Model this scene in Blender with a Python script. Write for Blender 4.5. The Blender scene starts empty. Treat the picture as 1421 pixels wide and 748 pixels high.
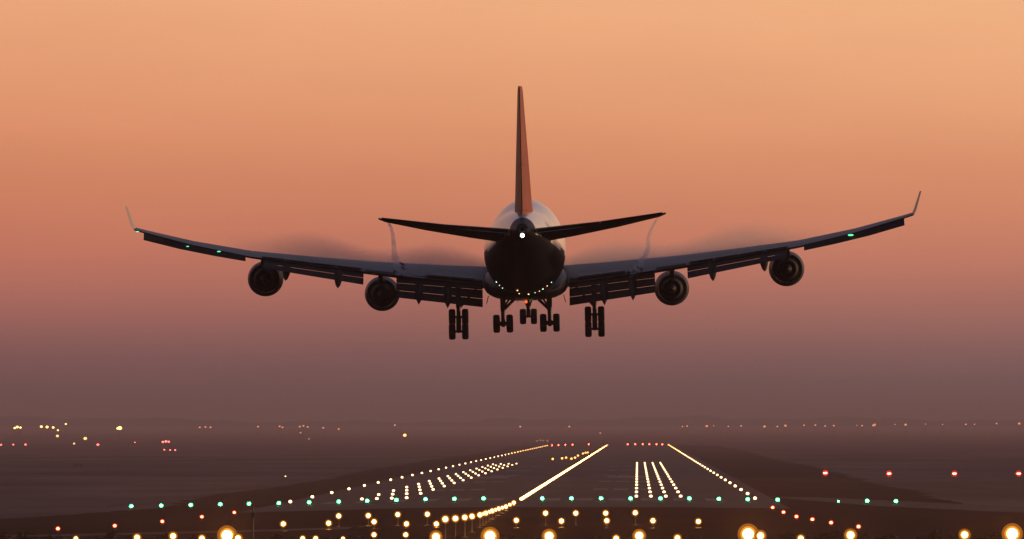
import bpy, bmesh, math, random
from mathutils import Vector, Matrix

random.seed(7)
SC = bpy.context.scene
COL = SC.collection
R = math.radians

# ------------------------------------------------------------------ camera
CAM_H = 7.75
FPX = 12000.0                                   # focal length in photograph pixels (1421 wide)
VPX, HOR = 885.0, 591.0                         # runway vanishing point / horizon row in the photograph
cam_data = bpy.data.cameras.new("camera")
cam_data.sensor_width = 36.0
cam_data.lens = FPX / 1421.0 * 36.0
cam_data.clip_start = 0.5
cam_data.clip_end = 120000.0
cam = bpy.data.objects.new("camera", cam_data)
COL.objects.link(cam)
cam.location = (0, 0, CAM_H)
cam.rotation_euler = (R(90) + math.atan((HOR - 374.0) / FPX), 0, math.atan((VPX - 710.5) / FPX))
SC.camera = cam

# ------------------------------------------------------------------ light, sky, exposure
SUN_EL, SUN_AZ = R(5.0), R(72.0)                # azimuth measured from +Y (runway heading) towards +X
SKY_STRENGTH = 0.10
SUN_STRENGTH = 2.0
HAZE_DENSITY = 0.000065
MIST_DENSITY = 0.00026
SC.view_settings.view_transform = 'Standard'
SC.view_settings.look = 'None'
SC.view_settings.exposure = 0.0
SC.view_settings.gamma = 1.0
SC.view_settings.use_curve_mapping = False

world = bpy.data.worlds.new("World")
SC.world = world
world.use_nodes = True
nt = world.node_tree
nt.nodes.clear()
N, L = nt.nodes.new, nt.links.new
out = N('ShaderNodeOutputWorld')
bg = N('ShaderNodeBackground')
bg.inputs['Strength'].default_value = 1.0
sky = N('ShaderNodeTexSky')
sky.sky_type = 'NISHITA'
sky.sun_disc = False
sky.sun_elevation = SUN_EL
sky.sun_rotation = SUN_AZ
sky.dust_density = 4.0
sky.air_density = 1.5
tc = N('ShaderNodeTexCoord')
sep = N('ShaderNodeSeparateXYZ')
L(tc.outputs['Generated'], sep.inputs[0])
# dusk afterglow near the horizon: colour by elevation (z of the direction)
mr = N('ShaderNodeMapRange')
mr.inputs['From Min'].default_value = 0.0
mr.inputs['From Max'].default_value = 0.30
L(sep.outputs['Z'], mr.inputs['Value'])
ramp = N('ShaderNodeValToRGB')
SKY_STOPS = [  # sin(elevation), linear colour
    (0.0000, (0.165, 0.082, 0.078)),
    (0.0060, (0.190, 0.104, 0.108)),
    (0.0120, (0.365, 0.148, 0.128)),
    (0.0190, (0.600, 0.205, 0.140)),
    (0.0270, (0.730, 0.265, 0.140)),
    (0.0370, (0.840, 0.360, 0.185)),
    (0.0500, (0.970, 0.480, 0.245)),
    (0.1000, (0.800, 0.430, 0.240)),
    (0.3000, (0.150, 0.205, 0.400)),
]
cr = ramp.color_ramp
cr.interpolation = 'B_SPLINE'
while len(cr.elements) > 2:
    cr.elements.remove(cr.elements[-1])
cr.elements[0].position = SKY_STOPS[0][0] / 0.3
cr.elements[0].color = (*SKY_STOPS[0][1], 1)
cr.elements[1].position = 1.0
cr.elements[1].color = (*SKY_STOPS[-1][1], 1)
for z, c in SKY_STOPS[1:-1]:
    e = cr.elements.new(z / 0.3)
    e.color = (*c, 1)
L(mr.outputs[0], ramp.inputs[0])
# the afterglow lies ahead (+Y); behind the camera the sky is dim dusk
azr = N('ShaderNodeMapRange')
azr.inputs['From Min'].default_value = -0.1
azr.inputs['From Max'].default_value = 0.95
azr.interpolation_type = 'SMOOTHSTEP'
L(sep.outputs['Y'], azr.inputs['Value'])
nsc = N('ShaderNodeMix'); nsc.data_type = 'RGBA'; nsc.blend_type = 'MULTIPLY'
nsc.inputs['Factor'].default_value = 1.0
L(sky.outputs[0], nsc.inputs['A'])
nsc.inputs['B'].default_value = (SKY_STRENGTH,) * 3 + (1,)
dim = N('ShaderNodeMix'); dim.data_type = 'RGBA'; dim.blend_type = 'MULTIPLY'
dim.inputs['Factor'].default_value = 1.0
L(nsc.outputs['Result'], dim.inputs['A'])
dim.inputs['B'].default_value = (0.46, 0.56, 0.88, 1)
mix = N('ShaderNodeMix'); mix.data_type = 'RGBA'
L(azr.outputs[0], mix.inputs['Factor'])
L(dim.outputs['Result'], mix.inputs['A'])
L(ramp.outputs[0], mix.inputs['B'])
# faint drifting unevenness of the dusty air
smap = N('ShaderNodeMapping'); smap.inputs['Scale'].default_value = (14, 14, 60)
L(tc.outputs['Generated'], smap.inputs[0])
snz = N('ShaderNodeTexNoise'); snz.inputs['Scale'].default_value = 1.5; snz.inputs['Detail'].default_value = 4
L(smap.outputs[0], snz.inputs['Vector'])
smr = N('ShaderNodeMapRange')
smr.inputs['To Min'].default_value = 0.91; smr.inputs['To Max'].default_value = 1.09
L(snz.outputs[0], smr.inputs['Value'])
smul = N('ShaderNodeMix'); smul.data_type = 'RGBA'; smul.blend_type = 'MULTIPLY'
smul.inputs['Factor'].default_value = 1.0
L(mix.outputs['Result'], smul.inputs['A'])
L(smr.outputs[0], smul.inputs['B'])
xr = N('ShaderNodeMapRange')                    # a little brighter and yellower towards the sun, at the right
xr.inputs['From Min'].default_value = -0.09; xr.inputs['From Max'].default_value = 0.05
xr.inputs['To Min'].default_value = 0.0; xr.inputs['To Max'].default_value = 1.0
L(sep.outputs['X'], xr.inputs['Value'])
xm = N('ShaderNodeMix'); xm.data_type = 'RGBA'
L(xr.outputs[0], xm.inputs['Factor'])
xm.inputs['A'].default_value = (0.93, 0.86, 0.86, 1); xm.inputs['B'].default_value = (1.0, 1.05, 1.04, 1)
xmul = N('ShaderNodeMix'); xmul.data_type = 'RGBA'; xmul.blend_type = 'MULTIPLY'
xmul.inputs['Factor'].default_value = 1.0
L(smul.outputs['Result'], xmul.inputs['A']); L(xm.outputs['Result'], xmul.inputs['B'])
L(xmul.outputs['Result'], bg.inputs['Color'])
L(bg.outputs[0], out.inputs[0])

sun_data = bpy.data.lights.new("sun", 'SUN')
sun_data.energy = SUN_STRENGTH
sun_data.angle = R(0.5)
sun_data.color = (1.0, 0.62, 0.36)
sun = bpy.data.objects.new("sun", sun_data)
COL.objects.link(sun)
sd = Vector((math.sin(SUN_AZ) * math.cos(SUN_EL), math.cos(SUN_AZ) * math.cos(SUN_EL), math.sin(SUN_EL)))
sun.rotation_euler = sd.to_track_quat('Z', 'Y').to_euler()
sun.location = (200, 300, 200)

cy = SC.cycles
cy.use_denoising = True
cy.sample_clamp_indirect = 2.0
cy.max_bounces = 6
cy.volume_bounces = 0
cy.volume_step_rate = 1.0

# ------------------------------------------------------------------ helpers
def interp(x, xs, ys):
    if x <= xs[0]: return ys[0]
    for i in range(1, len(xs)):
        if x <= xs[i]:
            t = (x - xs[i-1]) / (xs[i] - xs[i-1])
            return ys[i-1] + t * (ys[i] - ys[i-1])
    return ys[-1]

CX = [-60, -51.5, -36.5, -30.4, -21.6, -15, 5, 11, 14, 26, 40]
CZ = [-0.95, -0.80, -0.48, -0.33, -0.08, 0, 0, -0.09, -0.13, -0.28, -0.42]
def crown(x):
    """The runway is cambered: the land falls away gently on both sides."""
    return interp(x, CX, CZ)

def at(px, py, Y):
    return Vector(((px - VPX) / FPX * Y, Y, CAM_H - (py - HOR) / FPX * Y))

def on_ground(px, py, lift=0.0):
    Y = CAM_H * FPX / (py - HOR)
    for _ in range(12):
        z = crown((px - VPX) / FPX * Y) + lift
        Y = (CAM_H - z) * FPX / (py - HOR)
    return Vector(((px - VPX) / FPX * Y, Y, z))

def link(o, parent=None):
    COL.objects.link(o)
    if parent: o.parent = parent
    return o

def tag(o, label=None, cat=None, group=None, kind=None):
    if label: o['label'] = label
    if cat: o['category'] = cat
    if group: o['group'] = group
    if kind: o['kind'] = kind
    return o

def empty(name, loc=(0, 0, 0)):
    o = bpy.data.objects.new(name, None)
    o.location = loc
    o.empty_display_size = 0.3
    return link(o)

def obj(name, bm, mats, parent=None, smooth=False, recalc=True):
    if recalc: bmesh.ops.recalc_face_normals(bm, faces=bm.faces[:])
    me = bpy.data.meshes.new(name)
    bm.to_mesh(me); bm.free()
    for m in (mats if isinstance(mats, (list, tuple)) else [mats]): me.materials.append(m)
    if smooth:
        me.polygons.foreach_set('use_smooth', [True] * len(me.polygons))
        if smooth is not True: me.set_sharp_from_angle(angle=R(smooth))
    return link(bpy.data.objects.new(name, me), parent)

def copy_tree(o, parent=None):
    c = o.copy(); COL.objects.link(c)
    if parent: c.parent = parent
    for ch in list(o.children): copy_tree(ch, c)
    return c

def box(bm, lo, hi, mi=0, M=None):
    vs = [Vector((x, y, z)) for x in (lo[0], hi[0]) for y in (lo[1], hi[1]) for z in (lo[2], hi[2])]
    if M: vs = [M @ v for v in vs]
    v = [bm.verts.new(p) for p in vs]
    for q in ((0,1,3,2),(4,6,7,5),(0,4,5,1),(2,3,7,6),(0,2,6,4),(1,5,7,3)):
        bm.faces.new([v[i] for i in q]).material_index = mi

def loft(bm, rings, mi=0, cap=True, close=True):
    """Skin a list of rings (equal numbers of points)."""
    vv = [[bm.verts.new(p) for p in r] for r in rings]
    n = len(rings[0])
    for a, b in zip(vv, vv[1:]):
        for i in range(n if close else n - 1):
            j = (i + 1) % n
            bm.faces.new((a[i], a[j], b[j], b[i])).material_index = mi
    if cap and close:
        bm.faces.new(vv[0][::-1]).material_index = mi
        bm.faces.new(vv[-1]).material_index = mi
    return vv

def tube(bm, p0, p1, r0, r1=None, n=10, mi=0):
    p0, p1 = Vector(p0), Vector(p1)
    r1 = r0 if r1 is None else r1
    d = (p1 - p0).normalized()
    u = d.orthogonal().normalized(); w = d.cross(u)
    rings = [[p + (u * math.cos(2*math.pi*i/n) + w * math.sin(2*math.pi*i/n)) * r for i in range(n)] for p, r in ((p0, r0), (p1, r1))]
    loft(bm, rings, mi)

def lathe(bm, prof, axis='Y', c=(0, 0, 0), n=32, mi=0, cap=True):
    """prof: (along, radius) pairs turned about an axis through c."""
    c = Vector(c); rings = []
    for s, r in prof:
        ring = []
        for i in range(n):
            a = 2 * math.pi * i / n
            if axis == 'Y': p = Vector((r * math.cos(a), s, r * math.sin(a)))
            elif axis == 'X': p = Vector((s, r * math.cos(a), r * math.sin(a)))
            else: p = Vector((r * math.cos(a), r * math.sin(a), s))
            ring.append(c + p)
        rings.append(ring)
    return loft(bm, rings, mi, cap)

# ------------------------------------------------------------------ materials
def principled(name, col, rough=0.6, metal=0.0, spec=0.5, noise=None, coat=0.0):
    m = bpy.data.materials.new(name)
    m.use_nodes = True
    t = m.node_tree
    b = t.nodes['Principled BSDF']
    b.inputs['Base Color'].default_value = (*col, 1)
    b.inputs['Roughness'].default_value = rough
    b.inputs['Metallic'].default_value = metal
    b.inputs['Specular IOR Level'].default_value = spec
    b.inputs['Coat Weight'].default_value = coat
    if noise:
        scale, amt = noise[0], noise[1]
        stretch = noise[2] if len(noise) > 2 else (1, 1, 1)
        tcn = t.nodes.new('ShaderNodeTexCoord')
        mp = t.nodes.new('ShaderNodeMapping'); mp.inputs['Scale'].default_value = stretch
        nz = t.nodes.new('ShaderNodeTexNoise')
        nz.inputs['Scale'].default_value = scale; nz.inputs['Detail'].default_value = 6
        mrn = t.nodes.new('ShaderNodeMapRange')
        mrn.inputs['From Min'].default_value = 0.3; mrn.inputs['From Max'].default_value = 0.7
        mrn.inputs['To Min'].default_value = 1 - amt; mrn.inputs['To Max'].default_value = 1 + amt
        mx = t.nodes.new('ShaderNodeMix'); mx.data_type = 'RGBA'; mx.blend_type = 'MULTIPLY'
        mx.inputs['Factor'].default_value = 1
        mx.inputs['A'].default_value = (*col, 1)
        t.links.new(tcn.outputs['Object'], mp.inputs[0]); t.links.new(mp.outputs[0], nz.inputs['Vector'])
        t.links.new(nz.outputs[0], mrn.inputs['Value']); t.links.new(mrn.outputs[0], mx.inputs['B'])
        t.links.new(mx.outputs['Result'], b.inputs['Base Color'])
    return m

def emitter(name, col, strength, sampled=False):
    m = bpy.data.materials.new(name)
    m.use_nodes = True
    t = m.node_tree; t.nodes.clear()
    e = t.nodes.new('ShaderNodeEmission'); o = t.nodes.new('ShaderNodeOutputMaterial')
    e.inputs[0].default_value = (*col, 1); e.inputs[1].default_value = strength
    t.links.new(e.outputs[0], o.inputs[0])
    m.cycles.emission_sampling = 'FRONT' if sampled else 'NONE'
    return m

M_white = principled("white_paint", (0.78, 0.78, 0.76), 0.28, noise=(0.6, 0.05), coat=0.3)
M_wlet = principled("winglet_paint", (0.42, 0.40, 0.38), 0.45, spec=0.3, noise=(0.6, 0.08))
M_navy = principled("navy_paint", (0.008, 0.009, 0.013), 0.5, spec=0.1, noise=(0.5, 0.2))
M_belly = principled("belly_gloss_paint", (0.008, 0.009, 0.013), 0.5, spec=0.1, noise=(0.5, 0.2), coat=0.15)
M_belly.node_tree.nodes["Principled BSDF"].inputs["Coat Roughness"].default_value = 0.07
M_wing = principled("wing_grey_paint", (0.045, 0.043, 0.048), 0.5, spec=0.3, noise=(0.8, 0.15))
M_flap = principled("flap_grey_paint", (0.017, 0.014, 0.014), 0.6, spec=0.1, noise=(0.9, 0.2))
M_fin = principled("fin_red_paint", (0.33, 0.065, 0.032), 0.5, spec=0.2, noise=(0.5, 0.12))
M_rud = principled("rudder_paint", (0.33, 0.075, 0.042), 0.5, spec=0.2, noise=(0.5, 0.12))
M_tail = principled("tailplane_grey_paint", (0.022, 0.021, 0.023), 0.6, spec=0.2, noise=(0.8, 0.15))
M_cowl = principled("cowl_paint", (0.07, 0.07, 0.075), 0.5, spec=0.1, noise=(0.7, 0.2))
M_lip = principled("bare_metal", (0.62, 0.60, 0.58), 0.18, metal=1.0, noise=(2, 0.1))
M_hot = principled("exhaust_metal", (0.012, 0.011, 0.010), 0.7, metal=0.2, noise=(3, 0.2))
M_strut = principled("gear_steel", (0.03, 0.03, 0.033), 0.5, metal=0.2, noise=(3, 0.2))
M_tyre = principled("tyre_rubber", (0.012, 0.012, 0.012), 0.75, noise=(3, 0.2))
M_hub = principled("wheel_hub", (0.10, 0.10, 0.10), 0.4, metal=0.5, noise=(4, 0.2))
M_house = principled("lamp_housing", (0.05, 0.045, 0.04), 0.6, noise=(6, 0.2))
M_post = principled("lamp_post_steel", (0.09, 0.085, 0.08), 0.6, noise=(3, 0.2))
M_papi = principled("papi_orange_paint", (0.30, 0.10, 0.03), 0.5, noise=(3, 0.2))
M_mark = principled("worn_white_marking", (0.10, 0.10, 0.095), 0.8, spec=0.2, noise=(0.15, 0.35))

E_white = emitter("runway_white_lamp", (1.0, 0.58, 0.28), 6)
E_center = emitter("centreline_lamp", (1.0, 0.44, 0.12), 15, sampled=True)
E_edgefar = emitter("runway_amber_lamp", (1.0, 0.50, 0.15), 5)
E_tdz = emitter("touchdown_lamp", (1.0, 0.60, 0.30), 5)
E_green = emitter("green_lamp", (0.035, 1.0, 0.25), 50, sampled=True)
E_red = emitter("red_lamp", (1.0, 0.075, 0.035), 26)
E_papi = emitter("papi_lamp", (1.0, 0.09, 0.05), 40)
E_amber = emitter("amber_lamp", (1.0, 0.42, 0.08), 5)
E_appr = emitter("approach_lamp", (1.0, 0.46, 0.12), 22)
E_big = emitter("near_approach_lamp", (1.0, 0.44, 0.10), 16)
E_redhalo = emitter("red_halo", (1.0, 0.03, 0.02), 0.8)  # emissive ring colour imitating the halo of red lamps
E_greenhalo = emitter("green_halo", (0.02, 1.0, 0.28), 0.25)  # emissive ring colour imitating the halo of green lamps
E_outerhalo = emitter("amber_outer_halo", (1.0, 0.30, 0.02), 0.35)  # dimmer outer ring, imitates the halo fading out
E_halo = emitter("amber_halo", (1.0, 0.36, 0.04), 1.0)  # emissive ring imitating the amber halo round approach lamps
E_town = emitter("town_lamp", (1.0, 0.52, 0.17), 4)
E_faint = emitter("faint_town_lamp", (1.0, 0.36, 0.18), 1.0)
E_redtown = emitter("red_town_lamp", (1.0, 0.15, 0.11), 7)
E_tail = emitter("tail_lamp", (1.0, 0.92, 0.8), 12)
E_wingspot = emitter("wing_green_spot", (0.10, 1.0, 0.38), 1.8)
E_redglow = emitter("red_glow", (1.0, 0.16, 0.05), 1.2)

# ------------------------------------------------------------------ ground
def sheet(bm, stations, off, mi=0):
    """stations: (Y, x_left, x_right); follows the camber."""
    for (y0, l0, r0), (y1, l1, r1) in zip(stations, stations[1:]):
        ks = [k for k in CX if max(l0, l1) + 0.01 < k < min(r0, r1) - 0.01]
        a = [l0] + ks + [r0]; b = [l1] + ks + [r1]
        va = [bm.verts.new((x, y0, crown(x) + off)) for x in a]
        vb = [bm.verts.new((x, y1, crown(x) + off)) for x in b]
        for i in range(len(a) - 1):
            bm.faces.new((va[i], va[i+1], vb[i+1], vb[i])).material_index = mi
    bmesh.ops.remove_doubles(bm, verts=bm.verts[:], dist=0.0005)

def ground_material(name, c0, c1, c2, rough, spec, sx, sy):
    m = bpy.data.materials.new(name); m.use_nodes = True
    t = m.node_tree; b = t.nodes['Principled BSDF']
    b.inputs['Roughness'].default_value = rough
    b.inputs['Specular IOR Level'].default_value = spec
    g = t.nodes.new('ShaderNodeNewGeometry')
    mp = t.nodes.new('ShaderNodeMapping'); mp.inputs['Scale'].default_value = (sx, sy, 1)
    nz = t.nodes.new('ShaderNodeTexNoise'); nz.inputs['Scale'].default_value = 1; nz.inputs['Detail'].default_value = 7
    nz.inputs['Roughness'].default_value = 0.6
    rp = t.nodes.new('ShaderNodeValToRGB')
    rp.color_ramp.elements[0].position = 0.34; rp.color_ramp.elements[0].color = (*c0, 1)
    rp.color_ramp.elements[1].position = 0.70; rp.color_ramp.elements[1].color = (*c2, 1)
    e = rp.color_ramp.elements.new(0.52); e.color = (*c1, 1)
    t.links.new(g.outputs['Position'], mp.inputs[0]); t.links.new(mp.outputs[0], nz.inputs['Vector'])
    t.links.new(nz.outputs[0], rp.inputs[0]); t.links.new(rp.outputs[0], b.inputs['Base Color'])
    return m

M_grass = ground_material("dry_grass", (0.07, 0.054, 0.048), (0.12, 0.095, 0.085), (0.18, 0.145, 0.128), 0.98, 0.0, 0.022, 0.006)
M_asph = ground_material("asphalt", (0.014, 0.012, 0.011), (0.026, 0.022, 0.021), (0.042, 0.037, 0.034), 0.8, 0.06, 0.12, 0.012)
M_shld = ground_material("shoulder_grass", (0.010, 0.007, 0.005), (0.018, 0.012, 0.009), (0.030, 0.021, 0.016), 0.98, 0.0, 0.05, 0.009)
M_taxi = ground_material("taxiway_concrete", (0.030, 0.026, 0.023), (0.048, 0.041, 0.037), (0.07, 0.06, 0.055), 0.9, 0.05, 0.05, 0.02)

M_hill = ground_material("wooded_hill", (0.035, 0.035, 0.03), (0.05, 0.05, 0.04), (0.07, 0.065, 0.05), 1.0, 0.0, 0.01, 0.01)
THR = 884.0
RW_END = 3445.0
CLX = -12.0                                     # runway centreline
bm = bmesh.new()
sheet(bm, [(-400, -30000, 30000), (900, -30000, 30000), (40000, -30000, 30000)], 0.0)
tag(obj("ground", bm, M_grass), kind='structure')
bm = bmesh.new()
st = []
for Y, wl, wr in ((430, -140, 140), (640, -125, 100), (730, -100, 72), (780, -72, 50), (815, -57, 40)): st.append((Y, wl, wr))
for i, Y in enumerate([850, 900, 980, 1080, 1200, 1400, 1700, 2100, 2600, 3200, 3560]):
    wl = -51 + 1.6 * math.sin(i * 1.7) - max(0, 900 - Y) * 0.05
    wr = 34 + 1.2 * math.sin(i * 2.3 + 1) + max(0, 860 - Y) * 0.03
    st.append((Y, wl, wr))
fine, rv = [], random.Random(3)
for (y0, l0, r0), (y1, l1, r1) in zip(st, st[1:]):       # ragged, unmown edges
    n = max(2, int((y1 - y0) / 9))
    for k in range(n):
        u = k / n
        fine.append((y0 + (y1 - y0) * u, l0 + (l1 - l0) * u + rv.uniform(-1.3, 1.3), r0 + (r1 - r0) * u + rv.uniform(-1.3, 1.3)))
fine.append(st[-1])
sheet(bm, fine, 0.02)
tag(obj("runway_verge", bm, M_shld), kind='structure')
bm = bmesh.new()
sheet(bm, [(820, -38, 14.5), (RW_END + 40, -38, 14.5)], 0.04)
tag(obj("runway", bm, M_asph), kind='structure')
# low wooded hills far beyond the airfield
bm = bmesh.new()
HY, n = 38000.0, 420
front, crest, back = [], [], []
for i in range(n + 1):
    x = -5200 + 10400 * i / n
    hz = 34 + 9 * math.sin(x * 0.0021 + 1) + 5 * math.sin(x * 0.0083) + 3 * math.sin(x * 0.021 + 2) + random.uniform(-2.6, 2.6)
    hz += 8 * math.exp(-((x - 1300) / 480) ** 2)
    hz = min(hz * 1.05, 58.0)
    front.append(bm.verts.new((x, HY, -1.5))); crest.append(bm.verts.new((x, HY + 500, hz))); back.append(bm.verts.new((x, HY + 1500, -1.5)))
for a, b in ((front, crest), (crest, back)):
    for i in range(n): bm.faces.new((a[i], a[i+1], b[i+1], b[i]))
tag(obj("hills", bm, M_hill, smooth=True), kind='structure')
# taxiway curving away on the right, and a service road on the left
bm = bmesh.new()
sheet(bm, [(790, 40, 60), (860, 24, 40), (930, 17, 27), (960, 14.6, 20)], 0.03)
tag(obj("taxiway", bm, M_taxi), kind='structure')
bm = bmesh.new()
sheet(bm, [(655, -90, -22), (668, -90, -22)], 0.03)
tag(obj("service_road", bm, M_taxi), kind='structure')
# painted markings
bm = bmesh.new()
def mark(x0, x1, y0, y1): sheet(bm, [(y0, x0, x1), (y1, x0, x1)], 0.055)
for k in range(6):
    for s in (-1, 1):
        c = CLX + s * (3.0 + k * 3.4)
        mark(c - 0.9, c + 0.9, 892, 922)
for k in range(42):
    y0 = 960 + k * 60
    if y0 + 30 < RW_END: mark(CLX - 0.35, CLX + 0.35, y0 + 3, y0 + 33)
for j, y0 in enumerate((1040, 1190, 1340, 1490, 1640)):
    for s in (-1, 1):
        for q in range(3 if j < 2 else 2):
            c = CLX + s * (7.5 + q * 2.4)
            mark(c - 0.9, c + 0.9, y0, y0 + 23)
for s in (-1, 1): mark(CLX + s * 10.5 - 3, CLX + s * 10.5 + 3, 1285, 1330)
tag(obj("runway_markings", bm, M_mark), kind='structure')

# ------------------------------------------------------------------ the airliner
# Local frame: +Y is the nose; y = REF - s, where s is the distance in metres behind the nose.
REF = 30.0
def P(x, s, z): return Vector((x, REF - s, z))

plane_d = 703.0
plane = empty("airliner")
tag(plane, "four-engined airliner seen from behind, wheels and flaps down, landing above the runway lights", "airplane")

# fuselage ---------------------------------------------------------------
FS = [  # s, half width, top z, bottom z, height of the widest point
    (0.0, 0.05, -0.75, -0.85, -0.8), (0.5, 0.75, 0.0, -1.5, -0.8), (1.6, 1.45, 1.0, -2.2, -0.7), (3.2, 2.15, 2.4, -2.75, -0.5),
    (5.0, 2.7, 3.6, -3.1, -0.3), (7.5, 3.1, 4.15, -3.35, -0.1), (10.5, 3.25, 4.3, -3.45, 0), (20.0, 3.25, 4.3, -3.5, 0),
    (23.5, 3.25, 4.1, -3.55, 0), (27.0, 3.25, 3.65, -3.6, 0), (30.0, 3.25, 3.5, -3.6, 0), (40.0, 3.25, 3.5, -3.55, 0),
    (44.0, 3.25, 3.5, -3.45, 0), (48.0, 3.2, 3.5, -3.0, 0.1), (52.0, 2.95, 3.48, -2.2, 0.4), (56.0, 2.5, 3.42, -1.25, 0.8),
    (60.0, 1.95, 3.3, -0.3, 1.2), (64.0, 1.3, 3.05, 0.62, 1.6), (66.5, 0.82, 2.75, 1.1, 1.85), (68.0, 0.5, 2.45, 1.4, 1.9), (68.6, 0.36, 2.25, 1.55, 1.9)]
def fuselage_section(s):
    c = list(zip(*FS))
    return [interp(s, c[0], c[k]) for k in (1, 2, 3, 4)]
def smooth_section(s):
    a = [fuselage_section(s + d) for d in (-1.2, -0.6, 0, 0.6, 1.2)]
    if s < 2 or s > 67: return fuselage_section(s)
    return [sum(v) / 5 for v in zip(*a)]
bm = bmesh.new()
stations = [0, 0.25, 0.5, 1, 1.6, 2.4, 3.2, 4, 5, 6.2, 7.5] + [9 + i * 1.5 for i in range(38)] + [65.5, 66.5, 67.4, 68.0, 68.6]
rings = []
NF = 56
for s in stations:
    w, zt, zb, zw = smooth_section(s)
    ring = []
    for i in range(NF):
        a = 2 * math.pi * i / NF
        ca, sa = math.cos(a), math.sin(a)
        z = zw + (zt - zw) * sa if sa >= 0 else zw + (zw - zb) * sa
        ring.append(P(w * ca, s, z))
    rings.append(ring)
loft(bm, rings)
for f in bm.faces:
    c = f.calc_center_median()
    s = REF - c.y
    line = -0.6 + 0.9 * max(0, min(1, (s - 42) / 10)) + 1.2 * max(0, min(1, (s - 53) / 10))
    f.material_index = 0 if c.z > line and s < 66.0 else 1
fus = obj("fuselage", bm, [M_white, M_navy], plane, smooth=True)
# wing-to-body fairing under the belly
bm = bmesh.new()
rings = []
for s, w, zb, zt in ((17, 1.0, -3.45, -3.0), (19, 2.6, -3.7, -1.8), (22, 3.28, -3.85, -1.2), (28, 3.42, -3.9, -0.9), (36, 3.42, -3.9, -0.9), (40, 3.3, -3.8, -1.2), (43, 2.7, -3.6, -2.0), (45.5, 1.2, -3.3, -2.9)):
    zc = (zb + zt) / 2
    ring = []
    for i in range(28):
        a = 2 * math.pi * i / 28
        ca, sa = math.cos(a), math.sin(a)
        ring.append(P(w * math.copysign(abs(ca) ** 0.75, ca), s, zc + (zt - zb) / 2 * math.copysign(abs(sa) ** 0.75, sa)))
    rings.append(ring)
loft(bm, rings)
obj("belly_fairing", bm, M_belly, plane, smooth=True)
# auxiliary power outlet and tail lamp
bm = bmesh.new()
lathe(bm, [(0, 0.27), (-0.35, 0.24), (-0.35, 0.17), (-0.1, 0.15)], 'Y', P(0, 68.5, 1.98), 20)
obj("exhaust_pipe", bm, M_hot, plane, smooth=40)
bm = bmesh.new()
bmesh.ops.create_uvsphere(bm, u_segments=12, v_segments=8, radius=0.15, matrix=Matrix.Translation(P(0.0, 69.0, 1.5)))
obj("tail_lamp", bm, E_tail, plane, smooth=True)
bm = bmesh.new()
bmesh.ops.create_uvsphere(bm, u_segments=12, v_segments=8, radius=0.13, matrix=Matrix.Translation(P(0.0, 39.0, -3.95)))
obj("red_belly_glow", bm, E_redglow, plane, smooth=True)  # glowing red bead added for the reddish reflection on the belly

# aerofoil surfaces ------------------------------------------------------
AF = [0, 0.015, 0.05, 0.12, 0.25, 0.4, 0.55, 0.7, 0.85, 1.0]
def naca(t):
    return 5 * (0.2969 * math.sqrt(t) - 0.126 * t - 0.3516 * t * t + 0.2843 * t ** 3 - 0.1036 * t ** 4)
def foil(le, te, thick, across):
    """Ring of a section between leading and trailing edge points; thick is max thickness; across: the thickness direction."""
    le, te, across = Vector(le), Vector(te), Vector(across).normalized()
    up = [le.lerp(te, t) + across * (naca(t) * thick) for t in AF]
    dn = [le.lerp(te, t) - across * (naca(t) * thick * 0.85) for t in AF[1:-1]]
    return up + dn[::-1]

WX = [2.4, 3.25, 6.0, 9.0, 12.5, 17.0, 22.0, 27.0, 31.0, 32.0]
WZ = [-2.40, -2.28, -1.98, -1.62, -1.18, -0.55, 0.20, 1.20, 2.22, 2.50]
def tip(x):
    """Spanwise station drawn in slightly over the outer panel."""
    return x if x < 22 else 22 + (x - 22) * 0.895
def wing_le(x): return 18.2 + 0.885 * (x - 3.25)
def wing_te(x): return interp(x, [2.4, 3.25, 12.5, 32], [34.2, 34.5, 38.4, 48.0])
def wing_z(x): return interp(x, WX, WZ)
def wing_t(x): return interp(x, [2.4, 12.5, 22, 32], [1.95, 1.15, 0.66, 0.30])

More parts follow.
